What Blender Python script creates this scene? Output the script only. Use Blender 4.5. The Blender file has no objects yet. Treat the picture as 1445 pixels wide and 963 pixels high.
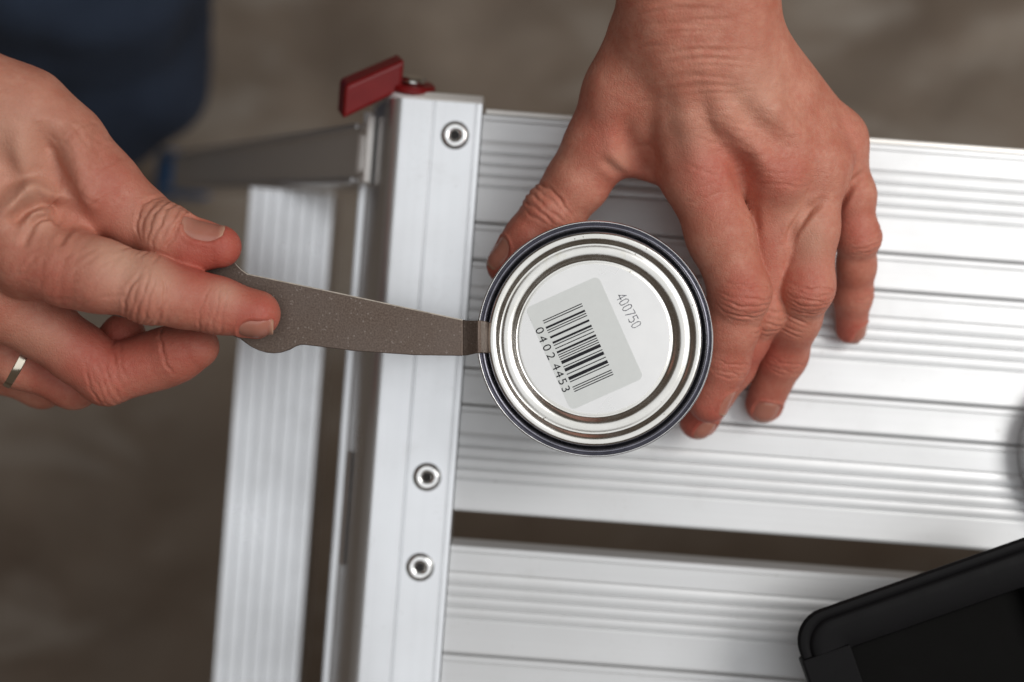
import bpy, bmesh, math, random
import numpy as np
from mathutils import Vector, Matrix, noise as mnoise

random.seed(7); np.random.seed(7)
S = bpy.context.scene
COL = S.collection

# ------------------------------------------------------------------ camera, world, lamps, exposure
RIM_Z = 0.562            # height of the paint tin's top above the floor
CAM_Z = 1.062
PLAT_Z = 0.500           # top of the work platform
FPX = 2007.0             # focal length of the lens in photograph pixels (50 mm on 36 mm film)

cam_data = bpy.data.cameras.new("camera")
cam = bpy.data.objects.new("camera", cam_data); COL.objects.link(cam)
cam.location = (0, 0, CAM_Z); cam.rotation_euler = (0, 0, 0)
cam_data.lens = 50.0; cam_data.sensor_width = 36.0; cam_data.sensor_fit = 'HORIZONTAL'
cam_data.clip_start = 0.02; cam_data.clip_end = 20
cam_data.dof.use_dof = True; cam_data.dof.focus_distance = CAM_Z - RIM_Z - 0.004; cam_data.dof.aperture_fstop = 4.0
cam_data.dof.aperture_blades = 0
S.camera = cam

world = bpy.data.worlds.new("World"); S.world = world; world.use_nodes = True
bg = world.node_tree.nodes["Background"]
bg.inputs[0].default_value = (0.62, 0.50, 0.40, 1); bg.inputs[1].default_value = 0.13

def area(name, loc, target, sx, sy, power, color):
    d = bpy.data.lights.new(name, 'AREA'); d.shape = 'RECTANGLE'; d.size = sx; d.size_y = sy
    d.energy = power; d.color = color
    o = bpy.data.objects.new(name, d); COL.objects.link(o)
    o.location = loc
    o.rotation_euler = (Vector(target) - Vector(loc)).to_track_quat('-Z', 'Y').to_euler()
    return o
# a wide soft light overhead, and an unseen key light added on the right
area("overhead_lamp", (0.46, 0.0, 1.75), (0.46, 0.0, 0.5), 1.9, 1.7, 9.8, (0.94, 0.97, 1.0))
area("key_lamp", (0.66, 0.22, 1.36), (0.10, 0.05, 0.5), 0.5, 0.5, 5.6, (1.0, 0.975, 0.94))

S.view_settings.view_transform = 'Standard'; S.view_settings.look = 'None'
S.view_settings.gamma = 1.0; S.view_settings.exposure = 0.0
S.render.engine = 'CYCLES'

# ------------------------------------------------------------------ helpers
def P(px, py, h):
    """point in millimetres (x, y, z above the tin's rim) seen at photograph pixel px, py at height h mm"""
    d = 500.0 - h
    return np.array([(px - 722.5) / FPX * d, -(py - 481.5) / FPX * d, h])
def W(p):
    return Vector((p[0] / 1000, p[1] / 1000, RIM_Z + p[2] / 1000))

def tag(o, label=None, cat=None, group=None, kind=None):
    if label: o["label"] = label
    if cat: o["category"] = cat
    if group: o["group"] = group
    if kind: o["kind"] = kind
    return o
def empty(name, loc=(0, 0, 0), rz=0.0):
    o = bpy.data.objects.new(name, None); COL.objects.link(o)
    o.location = loc; o.rotation_euler = (0, 0, rz); o.empty_display_size = 0.02
    return o
def link(name, me, mat=None, parent=None, smooth=False):
    o = bpy.data.objects.new(name, me); COL.objects.link(o)
    if mat and not me.materials: me.materials.append(mat)
    if parent: o.parent = parent
    if smooth: me.polygons.foreach_set("use_smooth", [True] * len(me.polygons))
    return o
def mesh(name, verts, faces, mat=None, parent=None, smooth=False, scale=0.001):
    me = bpy.data.meshes.new(name)
    me.from_pydata([tuple(c * scale for c in v) for v in verts], [], faces); me.validate(); me.update()
    bm = bmesh.new(); bm.from_mesh(me); bmesh.ops.recalc_face_normals(bm, faces=bm.faces); bm.to_mesh(me); bm.free()
    return link(name, me, mat, parent, smooth)
def auto_smooth(o, ang=35):
    me = o.data
    me.polygons.foreach_set("use_smooth", [True] * len(me.polygons))
    bm = bmesh.new(); bm.from_mesh(me)
    for e in bm.edges:
        if len(e.link_faces) == 2 and e.calc_face_angle(0) > math.radians(ang): e.smooth = False
    bm.to_mesh(me); bm.free()
    return o
def bevel(o, w, seg=2, ang=30):
    m = o.modifiers.new("bevel", 'BEVEL'); m.width = w / 1000; m.segments = seg; m.limit_method = 'ANGLE'; m.angle_limit = math.radians(ang)
    return o
def box(name, x0, x1, y0, y1, z0, z1, mat, parent, bev=0.0):
    v = [(x, y, z) for x in (x0, x1) for y in (y0, y1) for z in (z0, z1)]
    f = [(0,1,3,2),(4,6,7,5),(0,4,5,1),(2,3,7,6),(0,2,6,4),(1,5,7,3)]
    o = mesh(name, v, f, mat, parent)
    if bev: bevel(o, bev)
    return o
def lathe(name, prof, seg, mat, parent=None, center=(0, 0, 0), close=False):
    v = []; f = []
    n = len(prof)
    for r, z in prof:
        for k in range(seg):
            a = 2 * math.pi * k / seg
            v.append((center[0] + r * math.cos(a), center[1] + r * math.sin(a), center[2] + z))
    for i in range(n - 1 + (1 if close else 0)):
        j = (i + 1) % n
        for k in range(seg):
            k2 = (k + 1) % seg
            f.append((i*seg+k, i*seg+k2, j*seg+k2, j*seg+k))
    if not close:
        if prof[0][0] > 1e-6: pass
    o = mesh(name, v, f, mat, parent)
    bm = bmesh.new(); bm.from_mesh(o.data); bmesh.ops.remove_doubles(bm, verts=bm.verts, dist=1e-7)
    bmesh.ops.recalc_face_normals(bm, faces=bm.faces); bm.to_mesh(o.data); bm.free()
    return auto_smooth(o, 40)
def prism(name, outline, z0, z1, mat, parent, bev=0.0):
    n = len(outline)
    v = [(x, y, z0) for x, y in outline] + [(x, y, z1) for x, y in outline]
    f = [tuple(range(n))[::-1], tuple(range(n, 2*n))] + [(i, (i+1) % n, n + (i+1) % n, n + i) for i in range(n)]
    o = mesh(name, v, f, mat, parent)
    if bev: bevel(o, bev)
    return o
def sweep_x(name, prof, x0, x1, mat, parent, skew=None):
    """closed profile of (y, z) extruded along x"""
    n = len(prof)
    v = [(x0, y, z) for y, z in prof] + [(x1, y, z) for y, z in prof]
    f = [tuple(range(n)), tuple(range(n, 2*n))[::-1]] + [(i, n + i, n + (i+1) % n, (i+1) % n) for i in range(n)]
    return auto_smooth(mesh(name, v, f, mat, parent), 9)

# ------------------------------------------------------------------ materials
def material(name, build):
    m = bpy.data.materials.new(name); m.use_nodes = True
    nt = m.node_tree; b = nt.nodes["Principled BSDF"]
    build(nt, b)
    return m
def N(nt, t, **kw):
    n = nt.nodes.new(t)
    for k, v in kw.items(): setattr(n, k, v)
    return n
def L(nt, a, b): nt.links.new(a, b)
def texco(nt, scale=(1, 1, 1), rot=(0, 0, 0), kind='Object'):
    tc = N(nt, 'ShaderNodeTexCoord'); mp = N(nt, 'ShaderNodeMapping')
    mp.inputs['Scale'].default_value = scale; mp.inputs['Rotation'].default_value = rot
    L(nt, tc.outputs[kind], mp.inputs[0]); return mp.outputs[0]
def noise_tex(nt, vec, scale, detail=3, rough=0.5, dist=0.0):
    n = N(nt, 'ShaderNodeTexNoise'); n.inputs['Scale'].default_value = scale; n.inputs['Detail'].default_value = detail
    n.inputs['Roughness'].default_value = rough; n.inputs['Distortion'].default_value = dist
    L(nt, vec, n.inputs['Vector']); return n.outputs[0]
def ramp(nt, fac, stops):
    r = N(nt, 'ShaderNodeValToRGB'); e = r.color_ramp.elements
    while len(e) < len(stops): e.new(0.5)
    for i, (p, c) in enumerate(stops):
        e[i].position = p; e[i].color = c if len(c) == 4 else (*c, 1)
    L(nt, fac, r.inputs[0]); return r.outputs[0]
def maprange(nt, v, a, b, c, d):
    m = N(nt, 'ShaderNodeMapRange'); m.inputs[1].default_value = a; m.inputs[2].default_value = b
    m.inputs[3].default_value = c; m.inputs[4].default_value = d; L(nt, v, m.inputs[0]); return m.outputs[0]
def mix(nt, fac, a, b, mode='MIX'):
    m = N(nt, 'ShaderNodeMix', data_type='RGBA', blend_type=mode)
    for sock, val in ((0, fac), (6, a), (7, b)):
        if hasattr(val, 'is_output'): L(nt, val, m.inputs[sock])
        else: m.inputs[sock].default_value = val if sock == 0 else ((*val, 1) if len(val) == 3 else val)
    return m.outputs[2]
def bump(nt, b, h, dist, strength=1.0, prev=None):
    n = N(nt, 'ShaderNodeBump'); n.inputs['Distance'].default_value = dist; n.inputs['Strength'].default_value = strength
    L(nt, h, n.inputs['Height'])
    if prev is not None: L(nt, prev, n.inputs['Normal'])
    L(nt, n.outputs[0], b.inputs['Normal']); return n.outputs[0]

def alu(name, axis, base=(0.71, 0.72, 0.73), rough=0.46, metal=0.45):
    """anodised aluminium with fine drawing lines along one axis"""
    def f(nt, b):
        sc = [420, 420, 420]; sc[axis] = 6
        v = texco(nt, tuple(sc)); n1 = noise_tex(nt, v, 1.0, 4, 0.6)
        v2 = texco(nt, (14, 14, 14)); n2 = noise_tex(nt, v2, 1.0, 4, 0.6)
        v3 = texco(nt, (900, 900, 900)); n3 = noise_tex(nt, v3, 0.35, 2, 0.5)
        c = mix(nt, maprange(nt, n1, 0.3, 0.7, 0, 1), tuple(x * 0.965 for x in base), base)
        c = mix(nt, maprange(nt, n2, 0.35, 0.75, 0, 0.10), c, (0.46, 0.46, 0.45))
        c = mix(nt, maprange(nt, n3, 0.72, 0.80, 0, 0.35), c, (0.45, 0.44, 0.42))
        # scattered handling scratches and smears
        w = N(nt, 'ShaderNodeTexWave'); w.wave_type = 'BANDS'; w.inputs['Scale'].default_value = 9.0; w.inputs['Distortion'].default_value = 38.0; w.inputs['Detail'].default_value = 5.0; w.inputs['Detail Scale'].default_value = 2.2
        L(nt, texco(nt, (3, 3, 3), (0, 0, 0.7 + axis)), w.inputs['Vector'])
        n4 = noise_tex(nt, texco(nt, (30, 30, 30)), 1.0, 3, 0.6)
        sc_ = N(nt, 'ShaderNodeMath', operation='MULTIPLY'); L(nt, maprange(nt, w.outputs[1], 0.985, 1.0, 0, 1), sc_.inputs[0]); L(nt, maprange(nt, n4, 0.52, 0.62, 0, 0.22), sc_.inputs[1])
        c = mix(nt, sc_.outputs[0], c, (0.50, 0.49, 0.47))
        n5 = noise_tex(nt, texco(nt, (55, 55, 55)), 1.0, 5, 0.7)
        c = mix(nt, maprange(nt, n5, 0.58, 0.80, 0, 0.16), c, (0.44, 0.425, 0.40))
        L(nt, c, b.inputs['Base Color'])
        b.inputs['Metallic'].default_value = metal
        L(nt, maprange(nt, n2, 0.3, 0.7, rough - 0.05, rough + 0.07), b.inputs['Roughness'])
        bump(nt, b, n1, 0.00003, 0.5)
    return material(name, f)
M = {}
M['alu_x'] = alu("drawn_aluminium_lengthwise", 0)
M['alu_y'] = alu("drawn_aluminium_crosswise", 1, (0.82, 0.835, 0.855), 0.31, 0.92)
M['alu_grey'] = alu("dull_grey_aluminium", 0, (0.85, 0.82, 0.78), 0.40, 0.4)

def simple(name, col, rough=0.5, metal=0.0, nscale=60, var=0.12, bumpd=0.0, bscale=800):
    def f(nt, b):
        v = texco(nt); n = noise_tex(nt, v, nscale, 4, 0.6)
        L(nt, mix(nt, maprange(nt, n, 0.3, 0.7, 0, 1), tuple(c * (1 - var) for c in col), tuple(min(1, c * (1 + var)) for c in col)), b.inputs['Base Color'])
        b.inputs['Roughness'].default_value = rough; b.inputs['Metallic'].default_value = metal
        L(nt, maprange(nt, n, 0.3, 0.7, max(0.02, rough - 0.06), rough + 0.06), b.inputs['Roughness'])
        if 'black' in name: b.inputs['Specular IOR Level'].default_value = 0.13
        if bumpd:
            bump(nt, b, noise_tex(nt, v, bscale, 3, 0.6), bumpd)
    return material(name, f)
def f_tin(nt, b):
    v = texco(nt); n = noise_tex(nt, v, 60, 5, 0.65); sp = noise_tex(nt, v, 620, 2, 0.5); st = noise_tex(nt, v, 160, 4, 0.6)
    c = mix(nt, maprange(nt, n, 0.35, 0.7, 0, 1), (0.70, 0.685, 0.64), (0.77, 0.76, 0.735))
    c = mix(nt, maprange(nt, sp, 0.735, 0.76, 0, 0.8), c, (0.16, 0.14, 0.11))          # dried specks
    c = mix(nt, maprange(nt, st, 0.60, 0.75, 0, 0.35), c, (0.60, 0.56, 0.40))          # yellowish blotches at random
    L(nt, c, b.inputs['Base Color']); b.inputs['Metallic'].default_value = 1.0
    L(nt, maprange(nt, n, 0.3, 0.7, 0.17, 0.31), b.inputs['Roughness'])
    bump(nt, b, noise_tex(nt, v, 140, 3, 0.5), 0.00006, 0.6)
M['tin'] = material("bright_tinplate", f_tin)
M['tin_white'] = simple("satin_tinplate_disc", (0.78, 0.78, 0.775), 0.30, 0.55, 40, 0.02)
M['chime'] = simple("shade_darkened_seam", (0.20, 0.20, 0.235), 0.28, 0.9, 200, 0.15, 0.00001, 700)  # shade in the rim's groove, put into the colour as a dark tint
M['tin_edge_glint'] = simple("glint_tin_edge", (0.70, 0.70, 0.70), 0.2, 1.0, 200, 0.1)  # brighter metal paints the glint along the rolled rim
M['tin_body'] = simple("tin_wall", (0.6, 0.6, 0.6), 0.25, 1.0, 60, 0.05)
M['label'] = simple("grey_paper_label", (0.72, 0.745, 0.735), 0.55, 0.0, 300, 0.02)
M['ink'] = simple("black_ink", (0.018, 0.018, 0.022), 0.5, 0.0, 900, 0.3)
M['ink_blue'] = simple("blue_grey_inkjet", (0.10, 0.10, 0.13), 0.5, 0.0, 900, 0.3)
M['rivet'] = simple("polished_rivet", (0.86, 0.86, 0.85), 0.20, 1.0, 200, 0.04)
M['hole_and_shadow'] = simple("hole_and_shadow", (0.012, 0.010, 0.009), 0.7)
M['red'] = simple("red_plastic", (0.19, 0.004, 0.005), 0.42, 0.0, 120, 0.1)
M['washer'] = simple("translucent_white_nylon", (0.72, 0.68, 0.68), 0.4)
M['bolt'] = simple("zinc_bolt", (0.8, 0.8, 0.76), 0.15, 1.0)
M['blue'] = simple("blue_rubber", (0.008, 0.17, 0.48), 0.45)
M['black'] = simple("black_plastic", (0.0045, 0.0042, 0.0048), 0.6, 0.0, 90, 0.15, 0.00003, 2200)
M['black_deep'] = simple("black_felt", (0.004, 0.0038, 0.0036), 0.9)
M['gold'] = simple("ring_metal", (0.75, 0.68, 0.56), 0.18, 1.0)
M['sticker'] = simple("grey_sticker", (0.62, 0.58, 0.56), 0.5)
M['paint'] = simple("dark_brown_paint", (0.05, 0.03, 0.02), 0.3)

def f_steel(nt, b):
    v = texco(nt)
    n = noise_tex(nt, v, 1500, 2, 0.6); n2 = noise_tex(nt, v, 45, 4, 0.6)
    vor = N(nt, 'ShaderNodeTexVoronoi'); vor.inputs['Scale'].default_value = 1900; L(nt, v, vor.inputs['Vector'])
    c = mix(nt, maprange(nt, n, 0.3, 0.75, 0, 1), (0.105, 0.074, 0.058), (0.19, 0.145, 0.118))
    c = mix(nt, maprange(nt, n2, 0.35, 0.7, 0, 0.35), c, (0.17, 0.14, 0.125))
    sp = N(nt, 'ShaderNodeSeparateColor'); L(nt, vor.outputs['Color'], sp.inputs[0])
    c = mix(nt, maprange(nt, sp.outputs[0], 0.97, 0.99, 0, 0.35), c, (0.40, 0.35, 0.31))
    L(nt, c, b.inputs['Base Color']); b.inputs['Metallic'].default_value = 0.75; b.inputs['Roughness'].default_value = 0.5
    bump(nt, b, n, 0.00006, 0.8)
M['steel'] = material("bronze_grey_blasted_steel", f_steel)
M['steel_edge_light'] = simple("lit_steel_edge", (0.42, 0.37, 0.31), 0.38, 0.9, 300, 0.3)  # brighter steel for the light painted on the opener's edge

def f_floor(nt, b):
    v = texco(nt)
    n = noise_tex(nt, v, 3.0, 5, 0.6, 0.6); n2 = noise_tex(nt, v, 700, 2, 0.5); n3 = noise_tex(nt, v, 14, 4, 0.6)
    c = mix(nt, maprange(nt, n, 0.3, 0.7, 0, 1), (0.150, 0.108, 0.078), (0.400, 0.330, 0.265))
    c = mix(nt, maprange(nt, n3, 0.4, 0.75, 0, 0.35), c, (0.30, 0.26, 0.22))
    n6 = noise_tex(nt, texco(nt, (1.0, 2.6, 1), (0, 0, 0.6)), 4.5, 4, 0.55, 0.8)
    c = mix(nt, maprange(nt, n6, 0.50, 0.68, 0, 0.75), c, (0.44, 0.395, 0.345))
    L(nt, c, b.inputs['Base Color']); b.inputs['Roughness'].default_value = 0.85
    bump(nt, b, n2, 0.0004, 0.5)
M['floor'] = material("brown_dust_sheet", f_floor)

def f_denim(nt, b):
    v = texco(nt, (1, 1, 1)); w = N(nt, 'ShaderNodeTexWave'); w.inputs['Scale'].default_value = 420; w.inputs['Distortion'].default_value = 1.5
    L(nt, v, w.inputs['Vector']); n = noise_tex(nt, v, 9, 5, 0.6)
    c = mix(nt, maprange(nt, n, 0.3, 0.7, 0, 1), (0.022, 0.036, 0.070), (0.055, 0.085, 0.150))
    c = mix(nt, maprange(nt, w.outputs[1], 0.3, 0.9, 0, 0.3), c, (0.05, 0.065, 0.10))
    L(nt, c, b.inputs['Base Color']); b.inputs['Roughness'].default_value = 0.9
    bump(nt, b, w.outputs[1], 0.0003, 0.6)
M['denim'] = material("dark_blue_denim", f_denim)

def f_skin(nt, b):
    at = N(nt, 'ShaderNodeAttribute', attribute_name='redness'); ap = N(nt, 'ShaderNodeAttribute', attribute_name='pale')
    v = texco(nt)
    n1 = noise_tex(nt, v, 90, 5, 0.62); n2 = noise_tex(nt, v, 420, 4, 0.65); n3 = noise_tex(nt, v, 2400, 3, 0.6)
    base = mix(nt, maprange(nt, n1, 0.3, 0.7, 0, 1), (0.465, 0.160, 0.102), (0.620, 0.282, 0.196))
    base = mix(nt, maprange(nt, n2, 0.42, 0.70, 0, 0.55), base, (0.50, 0.145, 0.094))
    add = N(nt, 'ShaderNodeMath', operation='MULTIPLY_ADD'); L(nt, n2, add.inputs[0]); add.inputs[1].default_value = 0.6; add.inputs[2].default_value = 0.7
    mul = N(nt, 'ShaderNodeMath', operation='MULTIPLY'); mul.use_clamp = True; L(nt, at.outputs['Fac'], mul.inputs[0]); L(nt, add.outputs[0], mul.inputs[1])
    base = mix(nt, mul.outputs[0], base, (0.46, 0.100, 0.070))
    mul2 = N(nt, 'ShaderNodeMath', operation='MULTIPLY'); mul2.use_clamp = True; L(nt, ap.outputs['Fac'], mul2.inputs[0]); L(nt, add.outputs[0], mul2.inputs[1])
    base = mix(nt, mul2.outputs[0], base, (0.66, 0.41, 0.295))
    # pores: tiny darker flecks
    base = mix(nt, maprange(nt, n3, 0.58, 0.72, 0, 0.30), base, (0.36, 0.115, 0.075))
    L(nt, base, b.inputs['Base Color'])
    b.inputs['Subsurface Weight'].default_value = 0.22; b.inputs['Subsurface Radius'].default_value = (1.0, 0.36, 0.2); b.inputs['Subsurface Scale'].default_value = 0.0022
    b.inputs['Specular IOR Level'].default_value = 0.38
    L(nt, maprange(nt, n2, 0.3, 0.7, 0.44, 0.62), b.inputs['Roughness'])
    # skin relief: criss-cross cells and fine lines
    d = N(nt, 'ShaderNodeTexNoise'); d.inputs['Scale'].default_value = 260; L(nt, v, d.inputs['Vector'])
    vm = N(nt, 'ShaderNodeVectorMath', operation='MULTIPLY_ADD'); L(nt, d.outputs[1], vm.inputs[0]); vm.inputs[1].default_value = (0.0016,) * 3; L(nt, v, vm.inputs[2])
    vo = N(nt, 'ShaderNodeTexVoronoi', feature='DISTANCE_TO_EDGE'); vo.inputs['Scale'].default_value = 780; L(nt, vm.outputs[0], vo.inputs['Vector'])
    vo2 = N(nt, 'ShaderNodeTexVoronoi', feature='DISTANCE_TO_EDGE'); vo2.inputs['Scale'].default_value = 1300; L(nt, vm.outputs[0], vo2.inputs['Vector'])
    h1 = maprange(nt, vo.outputs['Distance'], 0.0, 0.22, 0, 1); h2 = maprange(nt, vo2.outputs['Distance'], 0.0, 0.25, 0, 1)
    k1 = bump(nt, b, h1, 0.00010, 0.5)
    k2 = bump(nt, b, h2, 0.00009, 0.55, k1)
    bump(nt, b, n2, 0.0004, 0.45, k2)
M['skin'] = material("weathered_skin", f_skin)

def f_nail(nt, b):
    a = N(nt, 'ShaderNodeAttribute', attribute_name='along')
    v = texco(nt); n = noise_tex(nt, v, 500, 3, 0.6)
    c = ramp(nt, a.outputs['Fac'], [(0.0, (0.52, 0.27, 0.20)), (0.14, (0.45, 0.19, 0.135)), (0.86, (0.45, 0.175, 0.125)), (0.94, (0.50, 0.26, 0.18)), (1.0, (0.52, 0.32, 0.22))])
    c = mix(nt, maprange(nt, n, 0.4, 0.75, 0, 0.3), c, (0.46, 0.21, 0.17))
    L(nt, c, b.inputs['Base Color']); b.inputs['Roughness'].default_value = 0.27
    b.inputs['Subsurface Weight'].default_value = 0.15; b.inputs['Subsurface Radius'].default_value = (1, .4, .25); b.inputs['Subsurface Scale'].default_value = 0.001
    bump(nt, b, n, 0.00008, 0.5)
M['nail'] = material("fingernail", f_nail)

# ------------------------------------------------------------------ floor: a creased dust sheet
def build_floor():
    n = 170; ext = 2.2
    v = []; f = []
    for j in range(n + 1):
        for i in range(n + 1):
            x = -ext + 2 * ext * i / n; y = -ext + 2 * ext * j / n
            q = Vector((x * 2.1 + 3, y * 2.1, 0.3))
            a = mnoise.noise(q) * 0.5 + 0.5
            r = 1 - abs(mnoise.noise(Vector((x * 3.4 + y * 1.2, y * 4.6 - x * 1.5, 4.2))))      # ridged creases
            r2 = 1 - abs(mnoise.noise(Vector((x * 1.6 - y * 3.0, y * 2.2 + x * 0.7, 9.1))))
            z = -0.085 + 0.012 * a + 0.034 * r ** 4 + 0.036 * r2 ** 6
            v.append((x, y, min(z, -0.0015)))
    for j in range(n):
        for i in range(n):
            k = j * (n + 1) + i; f.append((k, k + 1, k + n + 2, k + n + 1))
    o = mesh("floor", v, f, M['floor'], None, True, 1.0)
    return tag(o, "creased brown grey dust sheet covering the ground", "floor", kind="structure")
build_floor()

# ------------------------------------------------------------------ aluminium work platform
ANG = math.radians(4.3)
def plat_loc(px, py):
    p = P(px, py, -62.0); return W(p)
plat = empty("work_platform", (plat_loc(681, 160).x, plat_loc(681, 160).y, 0.0), -ANG)
tag(plat, "silver aluminium folding work platform with ribbed planks, riveted end rail and step leg", "work platform")
PZ = PLAT_Z * 1000        # local z is above the floor, in mm
PLEN = 640.0
def plank(v0, v1, ridges, name="plank"):
    """v runs down the picture; local y = -v.  ridges = positions of the grooves closing each ridge"""
    top = []
    def add(v, z): top.append((-v, PZ + z))
    add(v0 + 0.10, -1.2); add(v0 + 0.22, -0.30); add(v0 + 0.6, -0.02); add(v0 + 2.4, 0.0); add(v0 + 2.7, -0.22); add(v0 + 3.0, 0.0)
    if ridges:
        p = (ridges[-1] - ridges[0]) / (len(ridges) - 1)
        start = ridges[0] - p
        add(start - 0.9, 0.0); add(start - 0.2, -0.25)
        for r in ridges:
            a = r - p
            for t, z in ((0.14, -0.06), (0.30, 0.08), (0.50, 0.12), (0.68, 0.08), (0.86, -0.04), (0.93, -0.6), (1.0, -0.6)):
                add(a + t * p, z)
        add(ridges[-1] + 0.35, -0.1); add(ridges[-1] + 0.9, 0.0)
    add(v1 - 2.2, 0.0); add(v1 - 1.5, 0.06); add(v1 - 0.80, -0.06); add(v1 - 0.25, -0.35); add(v1 - 0.12, -1.2)
    prof = top + [(-(v1 - 0.12), PZ - 20), (-(v0 + 0.10), PZ - 20)]
    return sweep_x(name, prof, 0.25, PLEN, M['alu_x'], plat)
def ridg(a, b): return [a + (b - a) * k / 3 for k in range(4)]
SL = [(0.0, 43.3, ridg(15.6, 28.8)), (43.3, 58.1, []), (58.1, 100.8, ridg(73.2, 86.3)), (100.8, 115.3, []), (115.3, 157.6, ridg(131.5, 144.8))]
GAP = 13.2
for a, b, r in SL: plank(a, b, r)
off = 157.6 + GAP
for m in (1, 2):
    for a, b, r in SL: plank(m * off + a, m * off + b, [x + m * off for x in r])
PWID = 2 * off + 157.6
# grey edge trims along both long sides, and cross bearers beneath
for y0, y1 in ((0.15, 2.4), (-PWID - 2.4, -PWID - 0.15)):
    box("edge_trim", 1.0, PLEN - 1, y0, y1, PZ - 19, PZ - 3.2, M['alu_grey'], plat, 0.5)
for x0 in (270.0, 480.0):
    box("cross_bearer", x0, x0 + 30, -PWID + 2, -2, PZ - 32, PZ - 20.2, M['alu_y'], plat, 0.6)

def rail(name, flip):
    """end rail: riveted strip, groove, rounded shoulder and sloping skirt ending in a lip"""
    pr = [(-0.2, 1.5), (-0.25, 1.9), (-2.0, 2.0), (-2.3, 1.72), (-2.7, 1.72), (-3.0, 2.0), (-18.5, 2.0), (-18.8, 1.5), (-19.4, 1.5), (-19.7, 2.05)]
    for k in range(13):
        a = math.radians(90 + 60 * k / 12)
        pr.append((-31.0 + 7.0 * math.cos(a), 2.05 - 7.0 + 7.0 * math.sin(a)))
    # sloping skirt
    x, z = pr[-1]
    pr += [(-41.4, -13.0), (-46.0, -30.0), (-47.6, -41.6), (-48.6, -42.4), (-50.5, -42.4), (-51.4, -42.0), (-51.4, -44.0), (-46.2, -44.0), (-44.2, -30.5), (-39.6, -13.8), (-35.2, -3.4)]
    pr += [(-30, -0.4), (-2.6, -0.4), (-2.6, -26), (-0.2, -26)]
    sg = -1 if flip else 1
    n = len(pr); v = []
    y0, y1 = 3.2, -PWID - 3.2
    for y in (y0, y1):
        for u, z in pr: v.append(((u if not flip else PLEN + 0.25 - u), y, PZ + z))
    f = [tuple(range(n)), tuple(range(n, 2*n))[::-1]] + [(i, n + i, n + (i+1) % n, (i+1) % n) for i in range(n)]
    o = auto_smooth(mesh(name, v, f, M['alu_y'], plat), 32)
    # end plates closing the rail
    for s, yy in ((1, y0 + 0.15), (-1, y1 - 0.15)):
        pts = [(0.0, 1.2), (-30.5, 1.4), (-34.5, -0.6), (-37.6, -3.4), (-41.8, -13.2), (-46.4, -30.2), (-48.5, -42), (-30, -48), (0.0, -30)]
        if flip: pts = [(PLEN + 0.25 - u, z) for u, z in pts]
        vv = [(u, yy, PZ + z) for u, z in pts] + [(u, yy + s * 3.6, PZ + z - 1.6) for u, z in pts]
        m = len(pts)
        ff = [tuple(range(m)), tuple(range(m, 2*m))[::-1]] + [(i, m + i, m + (i+1) % m, (i+1) % m) for i in range(m)]
        bevel(mesh("end_plate", vv, ff, M['alu_grey'], o), 0.7)
    return o
railL = rail("end_rail", False); railR = rail("end_rail", True)
def rivet(u, v, parent):
    r = lathe("rivet", [(5.3, 0.0), (5.35, 0.35), (5.1, 1.0), (4.7, 1.5), (3.9, 1.75), (3.0, 1.7), (2.1, 1.35), (1.7, 0.8), (1.6, 0.1)], 40, M['rivet'], parent, (u, -v, PZ + 2.0))
    lathe("rivet_hole", [(0.0, 0.25), (1.68, 0.25)], 24, M['hole_and_shadow'], r, (u, -v, PZ + 2.0))
    lathe("rivet_shadow_ring", [(5.3, 0.03), (5.6, 0.03)], 40, M['hole_and_shadow'], r, (u, -v, PZ + 2.0))  # flat dark ring drawn as the shadow round the rivet head
for u, v in ((-10.1, 9.8), (-11.0, 144.8), (-11.1, 180.4), (-11.1, 318.0), (-11.1, 352.0), (-11.1, 488.0)): rivet(u, v, railL)
for v in (9.8, 144.8, 180.4, 318.0, 352.0, 488.0): rivet(PLEN + 10.5, v, railR)
# faint sticker on the skirt of the rail
stv = []
for v in (139.0, 186.0):
    for u, z in ((-42.8, -17.6), (-45.9, -29.2)): stv.append((u - 0.5, -v, PZ + z + 0.3))
mesh("sticker", stv, [(0, 1, 3, 2)], M['sticker'], railL)

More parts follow.
